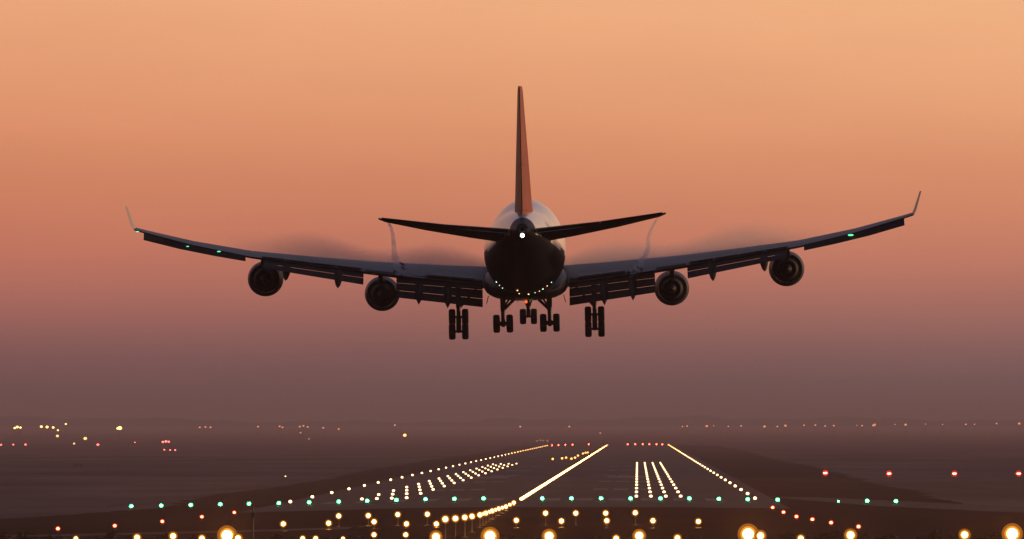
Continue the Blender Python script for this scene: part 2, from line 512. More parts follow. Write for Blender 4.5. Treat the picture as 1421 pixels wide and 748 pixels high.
def make_wing(sd):
    bm = bmesh.new()
    rings = []
    xs = [2.4, 3.25, 4.5, 6, 7.5, 9, 10.5, 12.5, 14.5, 17, 19.5, 22, 24.5, 27, 29, 31, 32]
    for x in xs:
        inc = interp(x, [2.4, 12, 22, 32], [0.30, 0.16, 0.05, -0.02])
        z = wing_z(x)
        r = foil(P(sd * tip(x), wing_le(x), z + inc), P(sd * tip(x), wing_te(x), z - inc), wing_t(x), (0, 0, 1))
        rings.append(r)
    loft(bm, rings)
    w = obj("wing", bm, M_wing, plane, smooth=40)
    # winglet
    bm = bmesh.new()
    w0, w1 = wing_le(32) + 1.0, wing_te(32)
    loft(bm, [foil(P(sd * (tip(32) - .04), w0, 2.49), P(sd * (tip(32) - .04), w1, 2.48), 0.24, (sd * -0.6, 0, 1)),
              foil(P(sd * (tip(32) + .12), w0 + 1.1, 2.84), P(sd * (tip(32) + .12), w1 + 0.5, 2.84), 0.23, (sd * -1, 0, 0.3)),
              foil(P(sd * (tip(32) + .52), w0 + 3.1, 4.32), P(sd * (tip(32) + .52), w1 + 1.3, 4.32), 0.14, (sd * -1, 0, 0.25))])
    obj("winglet", bm, M_wlet, w, smooth=40)
    # outboard aileron, drooped
    bm = bmesh.new()
    rings = []
    for x, dz in ((22.3, -0.50), (25, -0.56), (28, -0.60), (31.1, -0.62)):
        z = wing_z(x)
        rings.append(foil(P(sd * tip(x), wing_te(x) - 0.15, z - 0.06), P(sd * tip(x), wing_te(x) + 0.75, z + dz), 0.2, (0, 0.5, 1)))
    loft(bm, rings)
    obj("aileron", bm, M_flap, w, smooth=40)
    # inboard aileron behind the inner engine, nearly level
    bm = bmesh.new()
    loft(bm, [foil(P(sd * x, wing_te(x) + 0.02, wing_z(x) - 0.02), P(sd * x, wing_te(x) + 0.9, wing_z(x) - 0.16), 0.16, (0, 0.2, 1)) for x in (10.5, 12.9)])
    obj("inboard_aileron", bm, M_flap, w, smooth=40)
    # spoiler panels on the upper surface, lying nearly flush
    for x0, x1 in ((4.2, 6.0), (6.1, 8.0), (13.2, 15.1), (15.2, 17.1), (17.2, 19.1), (19.2, 21.0)):
        bm = bmesh.new()
        pts = []
        for x in (x0, x1):
            z = wing_z(x); c = wing_te(x) - wing_le(x)
            s0, s1 = wing_te(x) - 0.20 * c, wing_te(x) - 0.03 * c
            za = z + naca(0.80) * wing_t(x) - 0.02; zb = z + naca(0.97) * wing_t(x) + 0.06
            pts.append([P(sd * x, s0, za), P(sd * x, s1, zb), P(sd * x, s1, zb - 0.05), P(sd * x, s0, za - 0.05)])
        loft(bm, pts)
        obj("spoiler", bm, M_wing, w)
    # small glowing green spots on the wing
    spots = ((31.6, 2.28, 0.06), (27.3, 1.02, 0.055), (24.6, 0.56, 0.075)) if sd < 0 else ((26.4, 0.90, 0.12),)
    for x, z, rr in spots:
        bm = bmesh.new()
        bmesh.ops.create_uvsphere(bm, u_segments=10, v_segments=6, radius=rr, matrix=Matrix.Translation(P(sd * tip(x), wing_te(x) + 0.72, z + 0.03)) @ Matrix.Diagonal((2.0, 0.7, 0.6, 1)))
        obj("wing_spot", bm, E_wingspot, w, smooth=True)
    return w

def flap_set(sd, x0, x1, tops, elems):
    """Slotted flap: elems = (top, bottom, s0, s1) as fractions / metres behind the trailing edge."""
    root = None
    for k, (fa, fb, s0, s1, th) in enumerate(elems):
        bm = bmesh.new()
        rings = []
        for x, (zt, zb) in zip((x0, x1), tops):
            za, ze = zt + (zb - zt) * fa, zt + (zb - zt) * fb
            rings.append(foil(P(sd * x, wing_te(x) + s0, za - th * 0.35), P(sd * x, wing_te(x) + s1, ze), th, (0, 0.6, 1)))
        loft(bm, rings)
        nm = ("flap", "middle_flap", "aft_flap")[k]
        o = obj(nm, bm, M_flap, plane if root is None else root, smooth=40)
        if root is None: root = o
    return root

def canoe(sd, x, z0, drop, ln):
    """Flap track fairing hinged down with the flap."""
    bm = bmesh.new()
    rings = []
    te = wing_te(x)
    for t, r in ((0, 0.03), (0.12, 0.24), (0.35, 0.42), (0.6, 0.42), (0.82, 0.28), (1.0, 0.04)):
        s = te - 2.4 + ln * t
        z = z0 - drop * (max(0, t - 0.3) / 0.7) ** 1.15
        rings.append([P(sd * x + r * 0.8 * math.cos(a), s, z + 1.2 * r * math.sin(a)) for a in [2 * math.pi * i / 14 for i in range(14)]])
    loft(bm, rings)
    obj("flap_track_fairing", bm, M_flap, plane, smooth=40)

def make_engine(sd, x, zc, s0):
    e = bpy.data.objects.new("engine", None); e.empty_display_size = 0.5
    link(e, plane); e.location = P(sd * x, s0, zc)
    def lp(ds, r): return (-ds, r)
    bm = bmesh.new()   # cowl: outer skin then the duct inside
    lathe(bm, [lp(*q) for q in ((1.0, 1.12), (0.3, 1.12), (0.06, 1.17), (0.0, 1.24), (0.10, 1.32), (0.5, 1.40), (1.2, 1.44), (2.2, 1.43), (3.2, 1.34), (4.0, 1.22), (4.02, 1.16), (3.2, 1.2), (1.0, 1.12))], n=48, cap=False)
    bmesh.ops.remove_doubles(bm, verts=bm.verts[:], dist=0.001)
    for f in bm.faces:
        if f.calc_center_median().y > -0.35: f.material_index = 1
    obj("cowl", bm, [M_cowl, M_lip], e, smooth=40)
    bm = bmesh.new()
    lathe(bm, [lp(*q) for q in ((1.1, 0.3), (1.1, 1.115), (1.16, 1.115), (1.16, 0.3))], n=48)
    for i in range(24):
        a = 2 * math.pi * i / 24
        M = Matrix.Rotation(a, 4, 'Y') @ Matrix.Translation((0, -1.0, 0.7)) @ Matrix.Rotation(R(35), 4, 'Z')
        box(bm, (-0.02, -0.12, -0.4), (0.02, 0.12, 0.4), 0, M)
    obj("fan", bm, M_hot, e, smooth=40)
    bm = bmesh.new()
    lathe(bm, [lp(*q) for q in ((0.55, 0.02), (0.75, 0.2), (1.1, 0.36), (1.25, 0.36))], n=24)
    obj("spinner", bm, M_house, e, smooth=40)
    bm = bmesh.new()
    lathe(bm, [lp(*q) for q in ((1.2, 0.8), (3.0, 0.98), (4.0, 0.94), (5.0, 0.70), (5.02, 0.64), (4.4, 0.62))], n=40, cap=False)
    obj("core_cowl", bm, M_hot, e, smooth=40)
    bm = bmesh.new()
    lathe(bm, [lp(*q) for q in ((4.0, 0.9), (4.3, 0.42), (5.2, 0.34), (5.8, 0.12), (5.95, 0.02))], n=28)
    obj("exhaust_plug", bm, M_hot, e, smooth=40)
    bm = bmesh.new()   # pylon up and back to the wing
    zw = wing_z(x) - zc
    prof = [(0.9, 1.36, 0.10), (2.6, 1.30, 0.24), (4.6, 0.85, 0.24), (7.2, zw - 0.45, 0.16), (9.4, zw - 0.30, 0.04)]
    top = [(0.9, 1.48), (2.6, 1.95), (4.6, zw + 0.05), (7.2, zw + 0.0), (9.4, zw - 0.12)]
    rings = []
    for (ds, zb, hw), (_, zt) in zip(prof, top):
        rings.append([Vector((-hw, -ds, zb)), Vector((hw, -ds, zb)), Vector((hw, -ds, zt)), Vector((-hw, -ds, zt))])
    loft(bm, rings)
    obj("pylon", bm, M_wing, e)
    return e

def wheel_mesh(r, w):
    bm = bmesh.new()
    h = w / 2
    lathe(bm, [(-h * 0.5, r * 0.5), (-h * 0.85, r * 0.62), (-h, r * 0.78), (-h * 0.86, r * 0.93), (-h * 0.5, r), (h * 0.5, r), (h * 0.86, r * 0.93), (h, r * 0.78), (h * 0.85, r * 0.62), (h * 0.5, r * 0.5)], 'X', n=28)
    me = bpy.data.meshes.new("wheel"); bmesh.ops.recalc_face_normals(bm, faces=bm.faces[:])
    bm.to_mesh(me); bm.free(); me.materials.append(M_tyre)
    me.polygons.foreach_set('use_smooth', [True] * len(me.polygons)); me.set_sharp_from_angle(angle=R(40))
    return me
WHEEL = wheel_mesh(0.65, 0.54)
def hub_mesh():
    bm = bmesh.new()
    lathe(bm, [(-0.2, 0.05), (-0.2, 0.26), (-0.14, 0.3), (0.14, 0.3), (0.2, 0.26), (0.2, 0.05)], 'X', n=20)
    me = bpy.data.meshes.new("hub"); bmesh.ops.recalc_face_normals(bm, faces=bm.faces[:])
    bm.to_mesh(me); bm.free(); me.materials.append(M_hub); return me
HUB = hub_mesh()

def make_gear(x, s, z, tilt, top_z, half=0.53, base=0.74, brace=None, single=False, lean=0.0):
    g = bpy.data.objects.new("landing_gear", None); g.empty_display_size = 0.4
    link(g, plane); g.location = P(x, s, z)
    ca, sa = math.cos(tilt), math.sin(tilt)
    axles = [(0, 0)] if single else [(base * ca, base * sa), (-base * ca, -base * sa)]
    bm = bmesh.new()
    H = top_z - z
    tube(bm, (0, 0, -0.05), (lean * 0.4, 0, H * 0.42), 0.17, n=14)
    tube(bm, (lean * 0.4, 0, H * 0.40), (lean, 0, H), 0.20, 0.24, n=16)
    if not single: tube(bm, (0, axles[0][0], axles[0][1]), (0, axles[1][0], axles[1][1]), 0.21, n=12)
    for ay, az in axles: tube(bm, (-half, ay, az), (half, ay, az), 0.10, n=12)
    tube(bm, (0, 0.14, 0.25), (0, 0.42, H * 0.25), 0.05); tube(bm, (0, 0.42, H * 0.25), (0, 0.2, H * 0.46), 0.05)
    obj("strut", bm, M_strut, g, smooth=40)
    if brace:
        for b in brace:
            bm = bmesh.new(); tube(bm, b[0], b[1], b[2], n=10)
            obj("brace", bm, M_strut, g, smooth=40)
    for ay, az in axles:
        for sx in (-1, 1):
            wh = link(bpy.data.objects.new("wheel", WHEEL), g); wh.location = (sx * half, ay, az)
            hb = link(bpy.data.objects.new("hub", HUB), g); hb.location = (sx * half, ay, az)
    return g

# glowing beads in two arcs, imitating runway lights reflected in the rear belly
def belly_point(x, z):
    s = 58.0
    while s > 37:
        w, zt, zb, zw = smooth_section(s)
        if z > zw or (x / w) ** 2 + ((z - zw) / (zw - zb)) ** 2 <= 1: return P(x, s + 0.06, z)
        s -= 0.1
    return P(x, 44.6, z)
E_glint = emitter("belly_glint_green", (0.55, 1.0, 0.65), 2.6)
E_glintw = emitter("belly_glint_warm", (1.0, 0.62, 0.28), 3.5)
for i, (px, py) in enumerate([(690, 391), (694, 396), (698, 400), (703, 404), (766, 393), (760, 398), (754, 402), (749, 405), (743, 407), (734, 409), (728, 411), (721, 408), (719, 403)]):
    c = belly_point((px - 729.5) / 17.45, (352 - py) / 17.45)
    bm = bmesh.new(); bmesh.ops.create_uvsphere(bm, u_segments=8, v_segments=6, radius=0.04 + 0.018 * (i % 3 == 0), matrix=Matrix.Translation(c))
    obj("belly_reflection", bm, E_glintw if i % 2 or i > 9 else E_glint, plane, smooth=True)

for sd in (-1, 1):
    make_wing(sd)
    tri = [(-0.02, 0.37, -0.75, 0.55, 0.30), (0.352, 0.69, 0.40, 1.35, 0.24), (0.678, 1.0, 1.22, 2.15, 0.22)]
    duo = [(-0.02, 0.55, -0.75, 0.75, 0.28), (0.528, 1.0, 0.60, 1.75, 0.24)]
    flap_set(sd, 3.5, 10.4, ((-2.15, -4.35), (-1.55, -3.40)), tri)
    flap_set(sd, 13.0, 20.9, ((-1.10, -2.32), (0.05, -0.80)), duo)
    for x, z0, drop, ln in ((6.3, -2.75, 1.55, 5.6), (8.6, -2.45, 1.5, 5.4), (15.0, -1.25, 1.25, 5.0), (19.1, -0.65, 1.15, 4.8)):
        canoe(sd, x, z0, drop, ln)
    make_engine(sd, 21.15, -1.76, 29.6)
    make_engine(sd, 11.9, -3.25, 20.8)
    make_gear(sd * 5.5, 34.2, -5.72, R(52), -2.3, brace=[((0, 0, 1.2), (-sd * 1.6, 0.4, 3.0), 0.09), ((0, 0, 1.1), (0, 2.0, 3.1), 0.08)])
    make_gear(sd * 1.88, 37.3, -5.70, R(-7), -3.2, lean=-sd * 0.02, brace=[((0, 0, 1.05), (-sd * 1.25, 0.5, 2.25), 0.12), ((0, -0.1, 1.2), (-sd * 0.75, -0.6, 2.3), 0.08), ((0, 0.2, 1.0), (0, 2.0, 2.4), 0.08)])
    # gear doors hanging from the belly
    bm = bmesh.new()
    loft(bm, [[P(sd * 3.0, s, -3.45), P(sd * 3.05, s, -3.45), P(sd * (3.2), s, -4.05), P(sd * 3.15, s, -4.05)] for s in (35.8, 38.8)])
    obj("gear_door", bm, M_navy, plane)
ng = make_gear(0.0, 8.2, -5.55, 0, -3.0, half=0.46, single=True, brace=[((-0.1, 0, 0.8), (-0.62, -0.9, 2.3), 0.07), ((0.1, 0, 0.8), (0.62, -0.9, 2.3), 0.07)])
for sd in (-1, 1):
    bm = bmesh.new()
    loft(bm, [[P(sd * 0.75, s, -3.25), P(sd * 0.8, s, -3.25), P(sd * 0.9, s, -4.3), P(sd * 0.85, s, -4.3)] for s in (8.6, 10.6)])
    obj("nose_gear_door", bm, M_white, plane)

# tail fin with rudder ---------------------------------------------------
bm = bmesh.new()
def fin_le(z): return 53.0 + (z - 3.3) * 1.07
def fin_te(z): return 65.6 + (z - 3.3) * 0.40
rings = []
for z, th in ((3.0, 1.62), (4.2, 1.42), (7.5, 1.05), (10.5, 0.70), (12.6, 0.46), (13.0, 0.34)):
    le, te = fin_le(z), fin_te(z)
    rings.append(foil(P(0, le, z), P(0, le + (te - le) * 0.74, z), th, (1, 0, 0)))
for r in rings:      # keep a blunt rear spar where the rudder sits
    pass
loft(bm, rings)
fin = obj("tail_fin", bm, M_fin, plane, smooth=40)
for z0, z1 in ((3.45, 6.9), (6.95, 12.8)):
    bm = bmesh.new()
    rings = []
    for z in (z0, (z0 + z1) / 2, z1):
        le, te = fin_le(z), fin_te(z)
        h = le + (te - le) * 0.60
        th = interp(z, [3, 4.2, 7.5, 10.5, 13], [1.2, 1.05, 0.75, 0.5, 0.28])
        rings.append([P(-th / 2, h, z), P(-th * 0.36, h + (te - h) * 0.4, z), P(-0.03, te, z), P(0.03, te, z), P(th * 0.36, h + (te - h) * 0.4, z), P(th / 2, h, z)])
    loft(bm, rings)
    obj("rudder", bm, M_rud, fin, smooth=30)

# tailplane --------------------------------------------------------------
for sd in (-1, 1):
    bm = bmesh.new()
    rings = []
    for x, le, te, zl, zt, th in ((0.5, 55.8, 65.6, 1.05, 1.75, 0.85), (1.6, 56.6, 65.8, 1.15, 1.85, 0.82), (4.0, 58.5, 66.4, 1.52, 2.08, 0.68), (7.5, 61.2, 67.4, 2.13, 2.52, 0.46), (10.6, 63.8, 68.3, 2.78, 2.98, 0.26), (11.08, 64.6, 68.5, 2.95, 3.06, 0.14)):
        rings.append(foil(P(sd * x, le, zl), P(sd * x, le + (te - le) * 0.78, zl + (zt - zl) * 0.78), th, (0, 0, 1)))
    loft(bm, rings)
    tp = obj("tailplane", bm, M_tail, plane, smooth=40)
    for a, b in ((1.2, 5.98), (6.0, 10.8)):
        bm = bmesh.new(); rings = []
        for x in (a, b):
            te = interp(x, [1.6, 4, 7.5, 10.6], [65.8, 66.4, 67.4, 68.3]); zt = interp(x, [1.6, 4, 7.5, 10.6], [1.85, 2.08, 2.52, 2.98])
            c = interp(x, [1.6, 10.6], [9.2, 4.5]) * 0.26; th = interp(x, [1.6, 10.6], [0.36, 0.16])
            rings.append(foil(P(sd * x, te - c, zt - 0.05), P(sd * x, te, zt + 0.10), th, (0, 0, 1)))
        loft(bm, rings)
        obj("elevator", bm, M_tail, tp, smooth=40)

# place the aircraft: heading 0.4 degrees left of the runway, nose 1.5 up, left wing 1.1 down
plane_pos = at(729.5, 349.5, plane_d)
plane.location = plane_pos
PITCH, ROLL, YAW = R(1.5), R(-1.1), R(0.41)
plane.rotation_mode = 'QUATERNION'
plane.rotation_quaternion = (Matrix.Rotation(YAW, 3, 'Z') @ Matrix.Rotation(PITCH, 3, 'X') @ Matrix.Rotation(ROLL, 3, 'Y')).to_quaternion()
PM = Matrix.Translation(plane_pos) @ plane.rotation_quaternion.to_matrix().to_4x4()

# ------------------------------------------------------------------ condensation over the wings
def vapour_material(name, dens, col, sd):
    m = bpy.data.materials.new(name); m.use_nodes = True
    t = m.node_tree; t.nodes.clear()
    o = t.nodes.new('ShaderNodeOutputMaterial'); v = t.nodes.new('ShaderNodeVolumePrincipled')
    v.inputs['Color'].default_value = (*col, 1); v.inputs['Anisotropy'].default_value = 0.0
    tcn = t.nodes.new('ShaderNodeTexCoord'); sp = t.nodes.new('ShaderNodeSeparateXYZ')
    t.links.new(tcn.outputs['Object'], sp.inputs[0])
    def math_n(op, a, b=None, clamp=False):
        n = t.nodes.new('ShaderNodeMath'); n.operation = op; n.use_clamp = clamp
        for i, q in enumerate((a, b)):
            if q is None: continue
            if isinstance(q, (int, float)): n.inputs[i].default_value = q
            else: t.links.new(q, n.inputs[i])
        return n.outputs[0]
    ax = math_n('ABSOLUTE', sp.outputs['X'])
    # height above the wing's chord plane
    h = math_n('SUBTRACT', sp.outputs['Z'], math_n('ADD', -2.65, math_n('MULTIPLY', ax, 0.125)))
    # two humps along the span, at the inner and the outer flap
    hump = math_n('ADD', 1.85, math_n('MULTIPLY', math_n('COSINE', math_n('MULTIPLY', math_n('SUBTRACT', ax, 6.9), 0.60)), 0.38))
    fall = t.nodes.new('ShaderNodeMapRange'); fall.interpolation_type = 'SMOOTHSTEP'
    t.links.new(math_n('DIVIDE', h, hump), fall.inputs['Value'])
    fall.inputs['From Min'].default_value = 0.15; fall.inputs['From Max'].default_value = 1.3
    fall.inputs['To Min'].default_value = 1; fall.inputs['To Max'].default_value = 0
    side = t.nodes.new('ShaderNodeMapRange'); side.interpolation_type = 'SMOOTHSTEP'
    t.links.new(ax, side.inputs['Value'])
    side.inputs['From Min'].default_value = 16; side.inputs['From Max'].default_value = 26
    side.inputs['To Min'].default_value = 1; side.inputs['To Max'].default_value = 0
    nz = t.nodes.new('ShaderNodeTexNoise'); nz.inputs['Scale'].default_value = 0.28; nz.inputs['Detail'].default_value = 3
    t.links.new(tcn.outputs['Object'], nz.inputs['Vector'])
    nr = t.nodes.new('ShaderNodeMapRange'); t.links.new(nz.outputs[0], nr.inputs['Value'])
    nr.inputs['From Min'].default_value = 0.35; nr.inputs['From Max'].default_value = 0.65
    d = math_n('MULTIPLY', math_n('MULTIPLY', fall.outputs[0], side.outputs[0]), math_n('ADD', 0.6, math_n('MULTIPLY', nr.outputs[0], 0.4)))
    t.links.new(math_n('MULTIPLY', d, dens), v.inputs['Density'])
    t.links.new(v.outputs[0], o.inputs['Volume'])
    return m
for sd in (-1, 1):
    bm = bmesh.new(); rings = []
    for x in (2.9, 6, 9, 12, 15, 18, 21, 24):
        zc = wing_z(x); le = wing_le(x) + 1.0; te = wing_te(x) + 0.4
        rings.append([P(sd * x, le, zc + 0.1), P(sd * x, te, zc + 0.0), P(sd * x, te, zc + 2.0), P(sd * x, (le + te) / 2, zc + 3.1), P(sd * x, le + 1, zc + 2.7)])
    loft(bm, rings)
    o = obj("wing_vapour", bm, vapour_material("vapour", 0.14, (0.92, 0.94, 1.0), sd))
    o.matrix_world = PM
    tag(o, "thin purple grey condensation mist over the %s wing of the airliner" % ("left" if sd < 0 else "right"), "vapour", kind='stuff')

# twisting vortex trails shed at the flap ends
M_vort = bpy.data.materials.new("vortex_vapour"); M_vort.use_nodes = True
t = M_vort.node_tree; t.nodes.clear()
vo = t.nodes.new('ShaderNodeOutputMaterial'); vv = t.nodes.new('ShaderNodeVolumePrincipled')
vv.inputs['Color'].default_value = (0.98, 0.96, 0.98, 1); vv.inputs['Anisotropy'].default_value = 0.55
vtc = t.nodes.new('ShaderNodeTexCoord'); vnz = t.nodes.new('ShaderNodeTexNoise'); vnz.inputs['Scale'].default_value = 1.1
vmr = t.nodes.new('ShaderNodeMapRange'); vmr.inputs['From Min'].default_value = 0.2; vmr.inputs['From Max'].default_value = 0.8
vmr.inputs['To Min'].default_value = 0.0; vmr.inputs['To Max'].default_value = 1.3
t.links.new(vtc.outputs['Object'], vnz.inputs['Vector']); t.links.new(vnz.outputs[0], vmr.inputs['Value'])
t.links.new(vmr.outputs[0], vv.inputs['Density'])
t.links.new(vv.outputs[0], vo.inputs['Volume'])
for sd in (-1, 1):
    bm = bmesh.new(); rings = []
    pts = [(555, 381, 36.5, 0.34), (556, 376, 37.2, 0.36), (552, 369, 38.2, 0.34), (548, 360, 39.6, 0.30), (547, 348, 41.5, 0.26), (546, 336, 44.0, 0.22), (545, 325, 47, 0.20), (542, 314, 51, 0.18), (537, 306, 56, 0.14)]
    if sd > 0:
        pts = [(884, 380, 36.5, 0.30), (878, 378, 37.2, 0.32), (886, 370, 38.2, 0.34), (890, 362, 39.6, 0.30), (896, 354, 41.5, 0.28), (900, 342, 44.0, 0.22), (899, 331, 47, 0.20), (904, 317, 51, 0.18), (914, 300, 56, 0.12)]
    path = [(at(px, py, plane_d + REF - q), r) for px, py, q, r in pts]
    fine = []
    for (c0, r0), (c1, r1) in zip(path, path[1:]):
        for k in range(8):
            u = k / 8; fine.append((c0.lerp(c1, u), r0 + (r1 - r0) * u))
    for k, (c, r) in enumerate(fine):
        w = 0.34 * max(0.0, 1 - k / 30)          # the core winds round itself where it leaves the flap
        c = c + Vector((w * math.cos(k * 0.62), 0, w * math.sin(k * 0.62)))
        r *= (0.95 - 0.3 * k / len(fine)) 
        rings.append([c + Vector((r * math.cos(a), 0.3 * math.sin(3 * a), r * math.sin(a))) for a in [2 * math.pi * i / 12 for i in range(12)]])
    loft(bm, rings)
    o = obj("vortex_trail", bm, M_vort, smooth=True)
    tag(o, "wispy curling vapour trail rising behind the %s wing flap" % ("left" if sd < 0 else "right"), "vapour trail")

# ------------------------------------------------------------------ lamps
ORD = ["zeroth", "first", "second", "third", "fourth", "fifth", "sixth", "seventh", "eighth", "ninth", "tenth", "eleventh", "twelfth", "thirteenth", "fourteenth", "fifteenth", "sixteenth", "seventeenth", "eighteenth", "nineteenth", "twentieth"]
TENS = {2: "twenty", 3: "thirty", 4: "forty"}
TENTH = {2: "twentieth", 3: "thirtieth", 4: "fortieth"}
def ordn(n):
    if n <= 20: return ORD[n]
    return TENTH[n // 10] if n % 10 == 0 else TENS[n // 10] + "-" + ORD[n % 10]

def ball(bm, c, r, mi=0, squash=1.0, seg=10):
    fs = set(bm.faces)
    bmesh.ops.create_uvsphere(bm, u_segments=seg, v_segments=max(6, seg - 3), radius=r, matrix=Matrix.Translation(c) @ Matrix.Diagonal((1, 1, squash, 1)))
    for f in bm.faces:
        if f not in fs: f.material_index = mi

class Kind:
    """One lamp of a kind; further ones are copies sharing its meshes."""
    def __init__(self, builder): self.builder, self.src = builder, None
    def put(self, loc, label, cat, group):
        if self.src is None: o = self.src = self.builder()
        else: o = copy_tree(self.src)
        o.location = loc
        tag(o, label, cat, group)
        return o

def stem_lamp(name, em, r, h, squash=0.85, ring=None):
    """Low fixture: round base, short stem, collar; the glowing lens is its part."""
    def b():
        bm = bmesh.new()
        lathe(bm, [(0, r * 1.1), (0.05, r * 1.1), (0.07, 0.07), (h, 0.07), (h + 0.01, r * 0.8), (h + 0.07, r * 0.8)], 'Z', n=14)
        o = obj(name, bm, M_house)
        bm = bmesh.new(); ball(bm, (0, 0, h + 0.06 + r * squash), r, 0, squash, 12)
        obj("lens", bm, em, o, smooth=True)
        if ring:  # glowing ring standing in for the halo round the lens
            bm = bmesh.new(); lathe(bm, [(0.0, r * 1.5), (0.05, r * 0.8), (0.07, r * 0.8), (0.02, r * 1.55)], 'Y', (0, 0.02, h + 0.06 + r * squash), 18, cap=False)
            obj("halo_ring", bm, ring, o, smooth=40)
        return o
    return b
def flush_lamp(name, em, r):
    """Inset pavement lamp: shallow ring with a glowing dome, too small in view for parts."""
    def b():
        bm = bmesh.new()
        lathe(bm, [(0, r * 1.35), (0.03, r * 1.3), (0.045, r * 1.0)], 'Z', n=12)
        ball(bm, (0, 0, 0.05 + r * 0.6), r, 1, 0.75, 10)
        return obj(name, bm, [M_house, em], smooth=True)
    return b
NEAR_WATTS, ROW_WATTS = 4000.0, 700.0
def post_lamp(name, em, r, h, sampled=False, near=False):
    """Approach lamp on a thin frangible post, drum shaped head aimed up the approach."""
    def b():
        root = empty(name)
        bm = bmesh.new(); tube(bm, (0, 0.12, 0), (0, 0.12, h), 0.045, 0.035, 8); box(bm, (-0.2, -0.08, 0), (0.2, 0.32, 0.06))
        obj("post", bm, M_post, root)
        bm = bmesh.new(); lathe(bm, [(0.02, r * 0.55), (0.16, r * 0.5), (0.3, r * 0.3)], 'Y', (0, 0.12, h), 14)
        obj("housing", bm, M_house, root, smooth=40)
        if sampled:  # two glowing rings, bright then dim, imitate the lamp's amber halo
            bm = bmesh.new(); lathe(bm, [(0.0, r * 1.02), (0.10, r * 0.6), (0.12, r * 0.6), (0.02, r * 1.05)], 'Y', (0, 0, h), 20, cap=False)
            obj("halo_ring", bm, E_halo, root, smooth=40)
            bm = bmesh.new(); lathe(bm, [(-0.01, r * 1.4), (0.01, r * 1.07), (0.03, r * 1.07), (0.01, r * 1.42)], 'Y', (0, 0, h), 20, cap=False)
            obj("outer_halo_ring", bm, E_outerhalo, root, smooth=40)
            r_ = r * 0.74
        else: r_ = r
        bm = bmesh.new(); ball(bm, (0, 0, 0), r_, 0, 1, 12)
        bmesh.ops.transform(bm, matrix=Matrix.Translation((0, 0, h)) @ Matrix.Diagonal((1, 0.6, 1, 1)), verts=bm.verts[:])
        obj("lens", bm, em, root, smooth=True)
        ld = bpy.data.lights.new("lamp_light", 'POINT' if near else 'SPOT')
        ld.color = (1.0, 0.40, 0.06) if near else (1.0, 0.44, 0.09)
        ld.shadow_soft_size = 0.0
        ld.energy = NEAR_WATTS * (r / 0.3) ** 2 if near else ROW_WATTS * (r / 0.2) ** 2
        lo = link(bpy.data.objects.new("lamp_light", ld), root)
        lo.location = (0, -r * 0.62, h)
        if not near: ld.spot_size = R(104); ld.spot_blend = 0.6
        lo.rotation_euler = (R(-34), 0, 0)          # thrown up the approach, away from the runway
        return root
    return b

# green threshold bar
K_green = Kind(stem_lamp("threshold_light", E_green, 0.17, 0.10, ring=E_greenhalo))
greens = [(182, 707), (223.5, 706), (264.5, 706), (305.5, 705), (345.5, 703.5), (387, 703), (429, 702), (470, 701), (509.5, 700), (550, 699), (590.5, 697.5), (630.5, 697), (671, 696.5), (752.5, 696.5), (793, 696.5), (834, 696.5), (875, 696.5), (916.5, 696.5), (956.5, 697), (997.5, 697), (1037.5, 698), (1079, 698), (1203, 699), (1243, 700)]
for i, (px, py) in enumerate(greens):
    x = (px - VPX) / FPX * THR
    K_green.put((x, THR, crown(x) + 0.04), "%s green threshold light from the left end of the row across the runway start" % ordn(i + 1), "runway light", "green threshold lights")
x = (1163 - VPX) / FPX * THR
o = Kind(stem_lamp("threshold_light", E_green, 0.10, 0.10)).put((x, THR, crown(x) + 0.02), "smallest dim green light, right of the threshold row beside the grass", "runway light", "green threshold lights")

# white edge lights, amber towards the far end
K_edge = Kind(stem_lamp("edge_light", E_white, 0.18, 0.20))
K_edgey = Kind(stem_lamp("edge_light", E_edgefar, 0.22, 0.20))
for side, X in (("left", -35.6), ("right", 12.0)):
    for k in range(43):
        Y = 886 + k * 60
        K = K_edge if k < 26 else K_edgey
        K.put((X, Y, crown(X) + 0.04), "%s white edge light from the threshold along the %s runway edge" % (ordn(k + 1), side), "runway light", "%s runway edge lights" % side)

# centreline lights
K_cl = Kind(flush_lamp("centreline_light", E_center, 0.20))
K_clr = Kind(flush_lamp("centreline_light", E_red, 0.2))
n_cl = 0
Y = 892.0
while Y < RW_END - 5:
    K = K_clr if Y > RW_END - 110 else K_cl
    K.put((CLX, Y, crown(CLX) + 0.05), "red light at the far tip of the runway centreline" if K is K_clr else "white light in the unbroken bright line along the runway centreline", "runway light", "red centreline lights" if K is K_clr else "white centreline lights")
    Y += 15

# touchdown zone barrettes
K_tdz = Kind(flush_lamp("touchdown_light", E_tdz, 0.19))
for side, xs in (("left", (-24.8, -26.4, -28.0, -29.6)), ("right", (-0.15, 1.4, 3.0, 4.6))):
    for r in range(15):
        for c, X in enumerate(xs):
            Y = 928 + r * 60
            K_tdz.put((X, Y, crown(X) + 0.05), "%s touchdown light from the centreline, %s row from the threshold, %s block" % (ordn(c + 1), ordn(r + 1), side), "runway light", "%s touchdown zone lights" % side)

# red runway end bar
K_end = Kind(stem_lamp("runway_end_light", E_red, 0.32, 0.1))
ends = [766, 775, 784.5, 794.5, 817, 871, 881.5, 892, 901, 911, 919]
for i, px in enumerate(ends):
    x = (px - VPX) / FPX * RW_END
    K_end.put((x, RW_END, crown(x) + 0.04), "%s red light from the left in the bar closing the far runway end" % ordn(i + 1), "runway light", "red runway end lights")

